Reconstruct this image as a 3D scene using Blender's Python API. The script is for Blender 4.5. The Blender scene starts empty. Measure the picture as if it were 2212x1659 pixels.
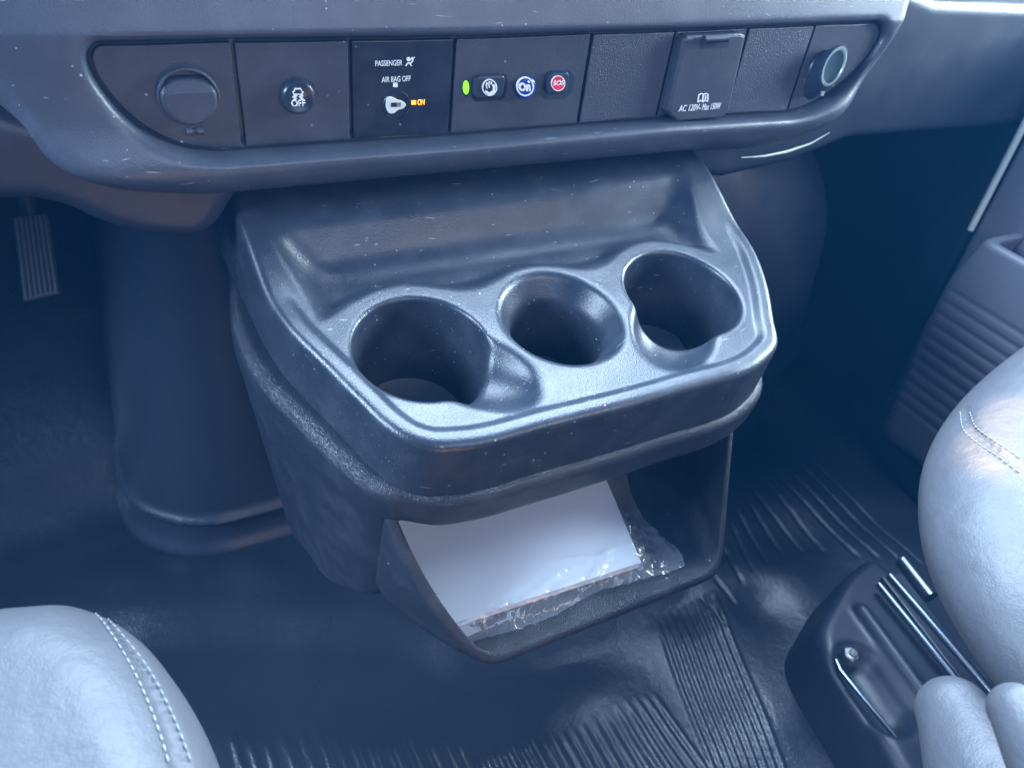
import bpy, bmesh, math, random
import numpy as np
from mathutils import Vector, Matrix
random.seed(4); rng = np.random.default_rng(7)
SC = bpy.context.scene; COL = SC.collection
R = math.radians

# ------------------------------------------------------------------ camera
F_PX, CX, CY = 1680., 1106., 829.5            # focal length and centre, photo measured 2212 px wide
_X = np.array([3574, -830, F_PX]); _X /= np.linalg.norm(_X)
_D = np.array([-306, 2120, F_PX]); _D -= _X*(_D@_X); _D /= np.linalg.norm(_D)
_Y = np.cross(-_D, _X); _Y = _Y if _Y[2] > 0 else -_Y
W = np.array([_X, _Y, -_D])
CAM = np.array([0, 0, .75])
cam = bpy.data.cameras.new('camera'); co = bpy.data.objects.new('camera', cam); COL.objects.link(co)
cam.sensor_width = 36; cam.lens = 36*F_PX/2212; cam.clip_start = .02; cam.clip_end = 60
_c = W@np.diag([1, -1, -1.])
m4 = Matrix([list(_c[i])+[CAM[i]] for i in range(3)]+[[0, 0, 0, 1]]); co.matrix_world = m4
cam.dof.use_dof = True; cam.dof.focus_distance = .54; cam.dof.aperture_fstop = 9
SC.camera = co

# ------------------------------------------------------------------ world, lamps, exposure
w = bpy.data.worlds.new('World'); SC.world = w; w.use_nodes = True
bg = w.node_tree.nodes['Background']; bg.inputs[0].default_value = (.04, .22, .62, 1); bg.inputs[1].default_value = .55
def area(name, loc, target, sx, sy, power, col):
    l = bpy.data.lights.new(name, 'AREA'); l.shape = 'RECTANGLE'; l.size = sx; l.size_y = sy
    l.energy = power; l.color = col
    o = bpy.data.objects.new(name, l); COL.objects.link(o); o.location = loc
    o.rotation_euler = (Vector(target)-Vector(loc)).to_track_quat('-Z', 'Y').to_euler(); return o
area('windshield_light', (.55, 1.12, 1.66), (.3, .35, .4), 1.5, .85, 140, (.60, .78, 1.0))
area('passenger_window_light', (1.7, .35, .98), (.3, .35, .45), .8, .5, 84, (.70, .88, 1.0))
area('driver_window_light', (-1.1, .45, 1.08), (.2, .35, .45), .7, .4, 52, (.58, .77, 1.0))
area('cargo_light', (.45, -1.5, 1.35), (.3, .35, .45), 1.4, .6, 20, (.66, .78, 1.0))
wl = bpy.data.lights.new('warm_light', 'AREA'); wl.size = .16; wl.energy = .9; wl.color = (1, .55, .22)
o = bpy.data.objects.new('warm_light', wl); COL.objects.link(o); o.location = (.08, -.22, .20)
o.rotation_euler = (Vector((.15, .3, .38))-Vector(o.location)).to_track_quat('-Z', 'Y').to_euler()
wb = bpy.data.lights.new('warm_bounce_light', 'AREA'); wb.size = .14; wb.energy = 2.6; wb.color = (1, .66, .36)
o = bpy.data.objects.new('warm_bounce_light', wb); COL.objects.link(o); o.location = (.85, -.62, 1.0)
o.rotation_euler = (Vector((.3, .25, .27))-Vector(o.location)).to_track_quat('-Z', 'Y').to_euler()
sl = bpy.data.lights.new('sun_patch_light', 'SPOT'); sl.spot_size = R(2.7); sl.spot_blend = .3; sl.energy = 220; sl.color = (1, .62, .30); sl.shadow_soft_size = .01
sp = bpy.data.objects.new('sun_patch_light', sl); COL.objects.link(sp); sp.location = (1.1, 1.6, 1.6)
SC.view_settings.view_transform = 'Standard'; SC.view_settings.look = 'None'; SC.view_settings.exposure = 0; SC.view_settings.gamma = 1
SC.cycles.max_bounces = 8; SC.cycles.transparent_max_bounces = 12
SC.cycles.use_denoising = True

# ------------------------------------------------------------------ geometry helpers
def ray(px, py): return W@np.array([(px-CX)/F_PX, (py-CY)/F_PX, 1.])
def at(px, py, x=None, y=None, z=None):
    r = ray(px, py); k, v = (0, x) if x is not None else (1, y) if y is not None else (2, z)
    return CAM+r*((v-CAM[k])/r[k])
TH = R(10); OC = np.array([.267, .371, .45])
E1 = np.array([1, 0, 0.]); E2 = np.array([0, math.cos(TH), math.sin(TH)]); E3 = np.array([0, -math.sin(TH), math.cos(TH)])
L3 = np.array([E1, E2, E3])
def loc2w(P): return OC+np.asarray(P)@L3
def atl(px, py, w): 
    r = L3@ray(px, py); c = L3@(CAM-OC); return c+r*((w-c[2])/r[2])

def empty(name, loc, label, cat, group=None):
    o = bpy.data.objects.new(name, None); COL.objects.link(o); o.location = loc; o.empty_display_size = .05
    o['label'] = label; o['category'] = cat
    if group: o['group'] = group
    return o
def link(name, me, mat, parent=None, smooth=True):
    if mat is not None: me.materials.clear(); me.materials.append(mat)
    if smooth: me.polygons.foreach_set('use_smooth', [True]*len(me.polygons))
    o = bpy.data.objects.new(name, me); COL.objects.link(o)
    if parent is not None:
        o.parent = parent; bpy.context.view_layer.update(); o.matrix_parent_inverse = parent.matrix_world.inverted()
    return o
def tag(o, label, cat, kind=None, group=None):
    o['label'] = label; o['category'] = cat
    if kind: o['kind'] = kind
    if group: o['group'] = group
    return o
def mesh_np(name, V, Fq):
    me = bpy.data.meshes.new(name); me.vertices.add(len(V)); me.vertices.foreach_set('co', np.asarray(V, np.float32).ravel())
    n = len(Fq); me.loops.add(4*n); me.loops.foreach_set('vertex_index', np.asarray(Fq, np.int32).ravel())
    me.polygons.add(n); me.polygons.foreach_set('loop_start', np.arange(0, 4*n, 4, dtype=np.int32))
    me.update(calc_edges=True); return me
def surf_nets(F, lo, h):
    F = F.astype(np.float32); S = F < 0; nx, ny, nz = F.shape
    c = [(i, j, k) for i in (0, 1) for j in (0, 1) for k in (0, 1)]
    def sl(A, o): return A[o[0]:nx-1+o[0], o[1]:ny-1+o[1], o[2]:nz-1+o[2]]
    cnt = np.zeros((nx-1, ny-1, nz-1), np.uint8)
    for o in c: cnt += sl(S, o)
    idx = np.argwhere((cnt > 0) & (cnt < 8)); del cnt
    N = len(idx); vid = np.full((nx-1, ny-1, nz-1), -1, np.int32); vid[tuple(idx.T)] = np.arange(N)
    P = np.zeros((N, 3)); M = np.zeros(N)
    vals = {o: F[idx[:, 0]+o[0], idx[:, 1]+o[1], idx[:, 2]+o[2]] for o in c}
    for a in c:
        for ax in range(3):
            if a[ax]: continue
            b = list(a); b[ax] = 1; b = tuple(b); va, vb = vals[a], vals[b]
            m = (va < 0) != (vb < 0); t = np.where(m, va/np.where(m, va-vb, 1), 0)
            q = np.array(a, float)[None].repeat(N, 0); q[:, ax] = t; P += q*m[:, None]; M += m
    V = (P/M[:, None]+idx)*h+np.array(lo)
    faces = []
    for ax in range(3):
        o2 = [0, 0, 0]; o2[ax] = 1; s = [slice(0, n) for n in F.shape]; e = [slice(0, n) for n in F.shape]
        s[ax] = slice(0, F.shape[ax]-1); e[ax] = slice(1, F.shape[ax])
        A = S[tuple(s)]; B = S[tuple(e)]; D = np.argwhere(A != B)
        u, v = (ax+1) % 3, (ax+2) % 3
        D = D[(D[:, u] > 0) & (D[:, v] > 0) & (D[:, u] < F.shape[u]-1) & (D[:, v] < F.shape[v]-1)]
        flip = A[tuple(D.T)]
        def g(du, dv):
            q = D.copy(); q[:, u] -= du; q[:, v] -= dv; return vid[tuple(q.T)]
        Q = np.stack([g(1, 1), g(0, 1), g(0, 0), g(1, 0)], 1)
        Q[~flip] = Q[~flip][:, ::-1]; faces.append(Q)
    return V, np.concatenate(faces)
def grid(lo, hi, h):
    n = [int(round((b-a)/h))+1 for a, b in zip(lo, hi)]
    ax = [lo[i]+h*np.arange(n[i]) for i in range(3)]
    return ax[0][:, None, None].astype(np.float32), ax[1][None, :, None].astype(np.float32), ax[2][None, None, :].astype(np.float32)
def smax(a, b, k): h = np.maximum(k-np.abs(a-b), 0)/k; return np.maximum(a, b)+h*h*k*.25
def smin(a, b, k): return -smax(-a, -b, k)
def sst(a, b, x): t = np.clip((x-a)/(b-a), 0, 1); return t*t*(3-2*t)
def spline(P, n=8, closed=True):
    """smooth curve through points, tangents scaled by chord length so long and short spans mix without loops"""
    P = np.asarray(P, float); N = len(P); out = []
    ix = (lambda j: j % N) if closed else (lambda j: min(max(j, 0), N-1))
    def tan(i):
        a, b, c = P[ix(i-1)], P[ix(i)], P[ix(i+1)]; d0, d1 = np.linalg.norm(b-a), np.linalg.norm(c-b)
        if d0 < 1e-12: return (c-b)/max(d1, 1e-12)
        if d1 < 1e-12: return (b-a)/d0
        return ((b-a)/d0*d1+(c-b)/d1*d0)/(d0+d1)
    for i in (range(N) if closed else range(N-1)):
        b, c = P[ix(i)], P[ix(i+1)]; d = np.linalg.norm(c-b); m0, m1 = tan(i)*d, tan(i+1)*d
        for k in range(n):
            t = k/n; out.append(b*(2*t**3-3*t*t+1)+m0*(t**3-2*t*t+t)+c*(-2*t**3+3*t*t)+m1*(t**3-t*t))
    if not closed: out.append(P[-1])
    return np.array(out)
def polysd(poly, X, Y):
    X, Y = np.broadcast_arrays(X, Y); d = np.full(X.shape, 1e9); ins = np.zeros(X.shape, bool); n = len(poly)
    for i in range(n):
        a = poly[i]; b = poly[(i+1) % n]; e = b-a; l = e@e
        if l < 1e-14: continue
        wx, wy = X-a[0], Y-a[1]; t = np.clip((wx*e[0]+wy*e[1])/l, 0, 1)
        d = np.minimum(d, (wx-e[0]*t)**2+(wy-e[1]*t)**2)
        c = ((a[1] > Y) != (b[1] > Y))
        if e[1] != 0: ins ^= c & (X < e[0]*(Y-a[1])/e[1]+a[0])
    d = np.sqrt(d); return np.where(ins, -d, d).astype(np.float32)
def rext(d2, dz, r):          # rounded intersection of two distances
    a, b = d2+r, dz+r
    return np.sqrt(np.maximum(a, 0)**2+np.maximum(b, 0)**2)+np.minimum(np.maximum(a, b), 0)-r
def seg(X, Y, Z, a, b, ra, rb=None):
    rb = ra if rb is None else rb; a = np.array(a, float); e = np.array(b, float)-a; l = e@e
    t = np.clip(((X-a[0])*e[0]+(Y-a[1])*e[1]+(Z-a[2])*e[2])/l, 0, 1)
    return np.sqrt((X-a[0]-e[0]*t)**2+(Y-a[1]-e[1]*t)**2+(Z-a[2]-e[2]*t)**2)-(ra+(rb-ra)*t)
def sdf_obj(name, fn, lo, hi, h, mat, parent, local=False):
    X, Y, Z = grid(lo, hi, h); F = np.broadcast_to(fn(X, Y, Z), (X.size, Y.size, Z.size))
    V, Q = surf_nets(F, lo, h)
    if local: V = loc2w(V)
    return link(name, mesh_np(name, V, Q), mat, parent)
def clip_poly(P, k, lo, hi):
    def cl(P, s, v):
        out = []
        for i in range(len(P)):
            a, b = P[i-1], P[i]; ia, ib = s*(a[k]-v) >= 0, s*(b[k]-v) >= 0
            if ia != ib: t = (v-a[k])/(b[k]-a[k]); out.append(a+(b-a)*t)
            if ib: out.append(b)
        return np.array(out)
    return cl(cl(P, 1, lo), -1, hi)
def prism(name, P3, thick, mat, parent, bevel=0., seg_=2, smooth=False):
    """closed outline of 3-D points at the front face, extruded back by the vector thick, with a rounded front edge"""
    P = np.array([tuple(p) for p in P3], float); T_ = np.array(tuple(thick), float); n = -T_/np.linalg.norm(T_)
    A = sum(np.cross(P[i-1], P[i]) for i in range(len(P)))
    if A@n < 0: P = P[::-1]
    E_ = np.roll(P, -1, 0)-P; E_ /= np.maximum(np.linalg.norm(E_, axis=1), 1e-9)[:, None]
    I = np.cross(n, E_); v = I+np.roll(I, 1, 0); v /= np.maximum(np.linalg.norm(v, axis=1), 1e-9)[:, None]
    v /= np.maximum((v*I).sum(1), .5)[:, None]
    rings = [P+T_]
    if bevel:
        for k in range(seg_+1):
            q = math.pi/2*k/seg_; rings.append(P+v*bevel*(1-math.cos(q))-n*bevel*(1-math.sin(q)))
    else: rings.append(P)
    bm = bmesh.new(); rr = [[bm.verts.new(p) for p in r_] for r_ in rings]
    for X_, Y_ in zip(rr, rr[1:]):
        for i in range(len(P)): bm.faces.new((X_[i-1], X_[i], Y_[i], Y_[i-1]))
    bm.faces.new(rr[-1]); bm.faces.new(rr[0][::-1])
    me = bpy.data.meshes.new(name); bm.to_mesh(me); bm.free()
    return link(name, me, mat, parent, smooth)
def tube(pts, r, n=8, bm=None):
    own = bm is None; bm = bm or bmesh.new(); pts = [Vector(p) for p in pts]; rings = []
    for i, p in enumerate(pts):
        t = (pts[min(i+1, len(pts)-1)]-pts[max(i-1, 0)]).normalized()
        a = t.cross(Vector((.13, .22, 1))).normalized(); b = t.cross(a)
        rr = r[i] if hasattr(r, '__len__') else r
        rings.append([bm.verts.new(p+(a*math.cos(q)+b*math.sin(q))*rr) for q in [2*math.pi*k/n for k in range(n)]])
    for A, B in zip(rings, rings[1:]):
        for k in range(n): bm.faces.new((A[k], A[(k+1) % n], B[(k+1) % n], B[k]))
    bm.faces.new(rings[0][::-1]); bm.faces.new(rings[-1]); return bm
def bm_obj(name, bm, mat, parent=None, smooth=True):
    bmesh.ops.recalc_face_normals(bm, faces=bm.faces)
    me = bpy.data.meshes.new(name); bm.to_mesh(me); bm.free(); o = link(name, me, mat, parent, smooth)
    if smooth:
        try: me.set_sharp_from_angle(angle=R(45))
        except Exception: pass
    return o
def lathe(prof, c, ax, up, n=64, bm=None):
    """prof: (radius, height along ax)"""
    bm = bm or bmesh.new(); c = Vector(c); ax = Vector(ax).normalized(); u = Vector(up).normalized(); v = ax.cross(u); rings = []
    for r, h in prof:
        rings.append([bm.verts.new(c+ax*h+(u*math.cos(2*math.pi*k/n)+v*math.sin(2*math.pi*k/n))*max(r, 1e-5)) for k in range(n)])
    for A, B in zip(rings, rings[1:]):
        for k in range(n): bm.faces.new((A[k], A[(k+1) % n], B[(k+1) % n], B[k]))
    bmesh.ops.remove_doubles(bm, verts=bm.verts, dist=2e-5); return bm

# ------------------------------------------------------------------ materials
def mat(name, base, rough=.5, grain=900, gstr=.15, speck=0., specsize=260, leather=0., lscale=500, scratch=0., metal=0., coat=0., var=.15, spec=.5, rvar=.12, wave=0.):
    m = bpy.data.materials.new(name); m.use_nodes = True; nt = m.node_tree; N = nt.nodes; L = nt.links; b = N['Principled BSDF']
    b.inputs['Metallic'].default_value = metal; b.inputs['Coat Weight'].default_value = coat; b.inputs['Specular IOR Level'].default_value = spec
    g = N.new('ShaderNodeNewGeometry'); P = g.outputs['Position']
    def noise(sc, det=3, src=P):
        n = N.new('ShaderNodeTexNoise'); n.inputs['Scale'].default_value = sc; n.inputs['Detail'].default_value = det; L.new(src, n.inputs['Vector']); return n.outputs['Fac']
    def math_(op, a, c, d=None):
        q = N.new('ShaderNodeMath'); q.operation = op
        for i, s in enumerate((a, c, d)):
            if s is None: continue
            if hasattr(s, 'node'): L.new(s, q.inputs[i])
            else: q.inputs[i].default_value = s
        return q.outputs[0]
    def ramp(src, a, c):
        q = N.new('ShaderNodeMapRange'); q.inputs[1].default_value = a; q.inputs[2].default_value = c; q.clamp = True; L.new(src, q.inputs[0]); return q.outputs[0]
    def mixc(f, A, B):
        q = N.new('ShaderNodeMix'); q.data_type = 'RGBA'
        L.new(f, q.inputs[0])
        for s, i in ((A, 6), (B, 7)):
            if hasattr(s, 'node'): L.new(s, q.inputs[i])
            else: q.inputs[i].default_value = (*s, 1)
        return q.outputs[2]
    big = noise(14, 4); col = mixc(big, [x*(1-var) for x in base], [x*(1+var) for x in base])
    rg = math_('MULTIPLY_ADD', noise(30, 5), rvar*2, rough-rvar)
    if speck or scratch:
        msk = None
        if speck:
            v = N.new('ShaderNodeTexVoronoi'); v.inputs['Scale'].default_value = specsize; L.new(P, v.inputs['Vector'])
            rs = N.new('ShaderNodeSeparateColor'); L.new(v.outputs['Color'], rs.inputs[0]); d = ramp(math_('DIVIDE', v.outputs['Distance'], math_('MULTIPLY_ADD', rs.outputs[1], .26, .03)), 1.0, .5)
            rn = N.new('ShaderNodeSeparateColor'); L.new(v.outputs['Color'], rn.inputs[0])
            keep = math_('GREATER_THAN', rn.outputs[0], 1-speck)
            msk = math_('MULTIPLY', math_('MULTIPLY', d, keep), ramp(noise(9, 3), .38, .62))
        if scratch:
            for sd, rot in ((0, (.3, .5, .8)), (1, (1.2, .1, 2.3)), (2, (.2, 1.7, .4))):
                mp = N.new('ShaderNodeMapping'); mp.inputs['Rotation'].default_value = rot; mp.inputs['Scale'].default_value = (1.0, 16, 16); mp.inputs['Location'].default_value = (sd*3, sd, 0)
                dv = N.new('ShaderNodeVectorMath'); dv.operation = 'ADD'; L.new(P, dv.inputs[0])
                nn = N.new('ShaderNodeTexNoise'); nn.inputs['Scale'].default_value = 16; L.new(P, nn.inputs['Vector'])
                sc_ = N.new('ShaderNodeVectorMath'); sc_.operation = 'SCALE'; sc_.inputs[3].default_value = .03; L.new(nn.outputs['Color'], sc_.inputs[0]); L.new(sc_.outputs[0], dv.inputs[1])
                L.new(dv.outputs[0], mp.inputs['Vector'])
                v = N.new('ShaderNodeTexVoronoi'); v.inputs['Scale'].default_value = 22; L.new(mp.outputs[0], v.inputs['Vector'])
                d = ramp(v.outputs['Distance'], .16, .05); rn = N.new('ShaderNodeSeparateColor'); L.new(v.outputs['Color'], rn.inputs[0])
                s = math_('MULTIPLY', math_('MULTIPLY', d, math_('GREATER_THAN', rn.outputs[0], 1-scratch)), .5)
                msk = s if msk is None else math_('MAXIMUM', msk, s)
        dust = math_('MULTIPLY', ramp(noise(45, 6), .45, .8), .05)
        col = mixc(math_('MAXIMUM', msk, dust), col, (.42, .47, .55))
    L.new(col, b.inputs['Base Color']); L.new(rg, b.inputs['Roughness'])
    hgt = noise(grain, 2); hs = math_('MULTIPLY', hgt, gstr)
    if leather:
        v = N.new('ShaderNodeTexVoronoi'); v.feature = 'DISTANCE_TO_EDGE'; v.inputs['Scale'].default_value = lscale; L.new(P, v.inputs['Vector'])
        e = ramp(v.outputs['Distance'], 0, .25); hs = math_('ADD', hs, math_('MULTIPLY', e, leather))
    if wave: hs = math_('ADD', hs, math_('MULTIPLY', noise(60, 4), wave))
    bp = N.new('ShaderNodeBump'); bp.inputs['Strength'].default_value = 1; bp.inputs['Distance'].default_value = .0006; L.new(hs, bp.inputs['Height']); L.new(bp.outputs[0], b.inputs['Normal'])
    return m
def flat(name, base, rough=.5, emit=0, metal=0):
    m = bpy.data.materials.new(name); m.use_nodes = True; b = m.node_tree.nodes['Principled BSDF']
    b.inputs['Base Color'].default_value = (*base, 1); b.inputs['Roughness'].default_value = rough; b.inputs['Metallic'].default_value = metal
    if emit: b.inputs['Emission Color'].default_value = (*base, 1); b.inputs['Emission Strength'].default_value = emit
    return m
BK = (.015, .021, .033)
M_tray = mat('tray_plastic', (.021, .029, .043), .32, 1000, .35, speck=.07, specsize=380, scratch=.08)
M_body = mat('body_plastic', BK, .35, 1100, .2, leather=.27, lscale=900, speck=.03)
M_bin = mat('bin_plastic', BK, .45, 1200, .25, leather=.35, lscale=700, speck=.02)
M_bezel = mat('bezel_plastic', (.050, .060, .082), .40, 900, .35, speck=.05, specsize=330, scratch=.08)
M_plate = mat('plate_plastic', (.034, .040, .057), .42, 1500, .45, speck=.03, specsize=260)
M_plate_gl = mat('smooth_plate_plastic', (.008, .013, .025), .35, 1500, .1, speck=.03)
M_blank = mat('grained_blank_plastic', (.042, .050, .070), .42, 900, 1.1)
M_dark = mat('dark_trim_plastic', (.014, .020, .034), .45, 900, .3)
M_deep = mat('footwell_trim', (.008, .015, .028), .6, 500, .3)
M_cover = mat('engine_cover_vinyl', (.019, .028, .044), .36, 600, .15, leather=.16, lscale=420, wave=.5)
M_floor = mat('rubber_floor', (.017, .025, .038), .31, 700, .15, leather=.12, lscale=420, wave=1.3, rvar=.1)
M_seat = mat('grey_vinyl', (.072, .077, .089), .50, 1100, .04, leather=.10, lscale=500, wave=2.4, var=.06)
M_sill = mat('grey_trim', (.085, .10, .145), .5, 900, .3)
M_door = mat('door_trim', (.125, .135, .165), .5, 900, .4)
M_thread = flat('thread', (.25, .27, .30), .7)
M_white = flat('white_print', (.62, .66, .70), .5, .25)
M_paper = mat('white_paper', (.74, .75, .79), .6, 300, .1, speck=.02, specsize=90, var=.03)
M_liner = mat('liner_rubber', (.26, .20, .18), .6, 900, .3)
M_btn = mat('button_plastic', (.022, .034, .055), .28, 900, .05)
M_chrome = flat('ring_metal', (.55, .64, .60), .28, 0, .6)
M_metal = flat('rail_metal', (.10, .12, .15), .28, 0, .9)
M_lens = flat('socket_lens', (.045, .085, .10), .3)
M_green = flat('green_lamp', (.28, .9, .02), .3, 1.0)
M_amber = flat('amber_lamp', (1, .38, .02), .3, 1.6)
M_blue = flat('blue_button', (.01, .045, .33), .22)
M_red = flat('red_disc', (.65, .02, .06), .3, .3)
M_gap = flat('gap_black', (.004, .008, .016), .8)
M_bolt = flat('bolt_steel', (.75, .78, .8), .22, 0, .8)

# ------------------------------------------------------------------ floor
def rib_px(a, b, z=0): return at(*a, z=z)[:2], at(*b, z=z)[:2]
fl_lo, fl_hi, fh = (-.55, -.15), (1.35, 1.25), .0028
gx = np.arange(fl_lo[0], fl_hi[0], fh); gy = np.arange(fl_lo[1], fl_hi[1], fh); GX, GY = np.meshgrid(gx, gy, indexing='ij')
H = np.zeros_like(GX)
H += .85*np.maximum(0, GY-.72)*sst(.70, .80, GY)*(1-sst(.0, .1, GX)*(1-sst(.8, .95, GX)))
hump = polysd(spline([at(*p, z=0)[:2] for p in [(700, 1060), (420, 1200), (150, 1230), (60, 1330), (180, 1385), (400, 1375), (700, 1378), (880, 1400), (980, 1440), (1100, 1425), (1290, 1380), (1350, 1340), (1450, 1290), (1500, 1180), (1500, 1000), (1100, 900)]]), GX, GY)
H += .012*sst(.022, -.04, hump)
ribs = []
for i in range(9): ribs.append(((1420+15*i, 1345-8*i), (1552+19*i, 1690), .0038, .0030))
vp = np.array([-382, -1134.])
for i in range(19):
    t = i/18; s = np.array([1030+385*t, 1640-135*t-12*math.sin(t*9)]); d = (s-vp)/np.linalg.norm(s-vp); e = s+d*(1720-s[1])/d[1]
    ribs.append((tuple(s), tuple(e), .0036, .0032))
for i in range(14):
    s = np.array([500+37*i, 1585+14*math.sin(i)+i]); d = (s-vp)/np.linalg.norm(s-vp); e = s+d*(1720-s[1])/d[1]; ribs.append((tuple(s), tuple(e), .0032, .0022))
for a, b in [((1510, 1285), (1565, 1350)), ((1538, 1245), (1585, 1300)), ((1560, 1180), (1600, 1255)), ((1581, 1135), (1622, 1230)), ((1590, 1100), (1655, 1215)), ((1615, 1080), (1692, 1198)), ((1618, 1048), (1735, 1190)), ((1636, 1020), (1780, 1190)), ((1645, 995), (1849, 1202)), ((1676, 995), (1890, 1205)), ((1705, 985), (1935, 1210)), ((1740, 985), (1985, 1220))]:
    ribs.append((a, b, .0042, -.0017))
for a, b, sg, amp in ribs:
    a, b = rib_px(a, b); e = b-a; l2 = e@e; t = np.clip(((GX-a[0])*e[0]+(GY-a[1])*e[1])/l2, 0, 1)
    d2 = (GX-a[0]-e[0]*t)**2+(GY-a[1]-e[1]*t)**2; H += amp*np.exp(-d2/(sg*.5)**2)*(.25+.75*sst(0, .22, t))
# slack in the rubber mat
H += .004*np.sin(GX*23+2*np.sin(GY*17))*np.sin(GY*19+1.3*np.sin(GX*13))*sst(.0, .25, GY)
for p, s, a in [((1560, 1330), .03, .006), ((1650, 1300), .035, -.006), ((1300, 1500), .05, .006), ((300, 1250), .07, .006), ((1700, 730), .04, .012), ((560, 1250), .03, .008)]:
    q = at(*p, z=0); H += a*np.exp(-((GX-q[0])**2+(GY-q[1])**2)/s**2)
nx, ny = GX.shape; ii = np.arange(nx*ny).reshape(nx, ny)
Q = np.stack([ii[:-1, :-1], ii[1:, :-1], ii[1:, 1:], ii[:-1, 1:]], -1).reshape(-1, 4)
o = link('floor', mesh_np('floor', np.stack([GX, GY, H], -1).reshape(-1, 3), Q), M_floor); tag(o, 'dark ribbed rubber floor covering under the console', 'floor', 'structure')

# haze: blue volume added in place of lens veiling glare, lifts the shadows
bm = bmesh.new(); bmesh.ops.create_cube(bm, size=1)
for v in bm.verts: v.co = Vector((.3+v.co.x*3.6, .45+v.co.y*2.0, -.0+v.co.z*2.2))
me = bpy.data.meshes.new('haze'); bm.to_mesh(me); bm.free(); hz = link('haze', me, None, None, False)
m = bpy.data.materials.new('lens_veil_haze'); m.use_nodes = True; nt = m.node_tree; nt.nodes.remove(nt.nodes['Principled BSDF'])
pv = nt.nodes.new('ShaderNodeVolumePrincipled'); pv.inputs['Color'].default_value = (.06, .40, .95, 1); pv.inputs['Density'].default_value = .026
nt.links.new(pv.outputs[0], nt.nodes['Material Output'].inputs['Volume']); me.materials.append(m)
tag(hz, 'faint blue haze volume added to imitate lens veiling glare', 'haze', 'stuff')

# footwell wall (structure)
def slab(name, P, v, m, parent=None, bevel=.004): return prism(name, P, v, m, parent, bevel)
o = slab('bulkhead_wall', [(-.8, 1.2, -.1), (2.0, 1.2, -.1), (2.0, 1.2, 1.0), (-.8, 1.2, 1.0)], (0, .05, 0), M_deep); tag(o, 'dark bulkhead wall at the far end of the footwells', 'wall', 'structure')

# ------------------------------------------------------------------ engine cover
ec = empty('engine_cover', (.36, .8, 0), 'large dark blue-black engine cover behind the console with two base bands', 'engine cover')
def f_cover(X, Y, Z):
    fl = .06*np.clip(1-Z/.45, 0, 1.2)
    dx = np.abs(X-.40)-(.40+fl*.9); dy = np.abs(Y-.92)-(.27+fl*.3)
    r = .11; a = dx+r; b = dy+r
    d2 = np.sqrt(np.maximum(a, 0)**2+np.maximum(b, 0)**2)+np.minimum(np.maximum(a, b), 0)-r
    bul = .008*np.exp(-((Z-.012)/.012)**2)+.008*np.exp(-((Z-.06)/.005)**2)
    zt = Z-(.50-.15*sst(.55, .95, X))
    bul = bul+.035*sst(.16, .145, Z)*sst(.5, .62, X)
    s = smax(d2-bul, zt*.8, .10)
    e = np.sqrt(((X-.72)/.16)**2+((Y-.70)/.14)**2+((Z-.20)/.24)**2)-1
    return smin(s, e*.14, .12)+.003*np.sin(X*40+9*Z)*np.sin(Z*31+X*12)*sst(.5, .65, X)
sdf_obj('cover_shell', f_cover, (-.17, .55, -.01), (.95, 1.22, .53), .005, M_cover, ec)

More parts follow.
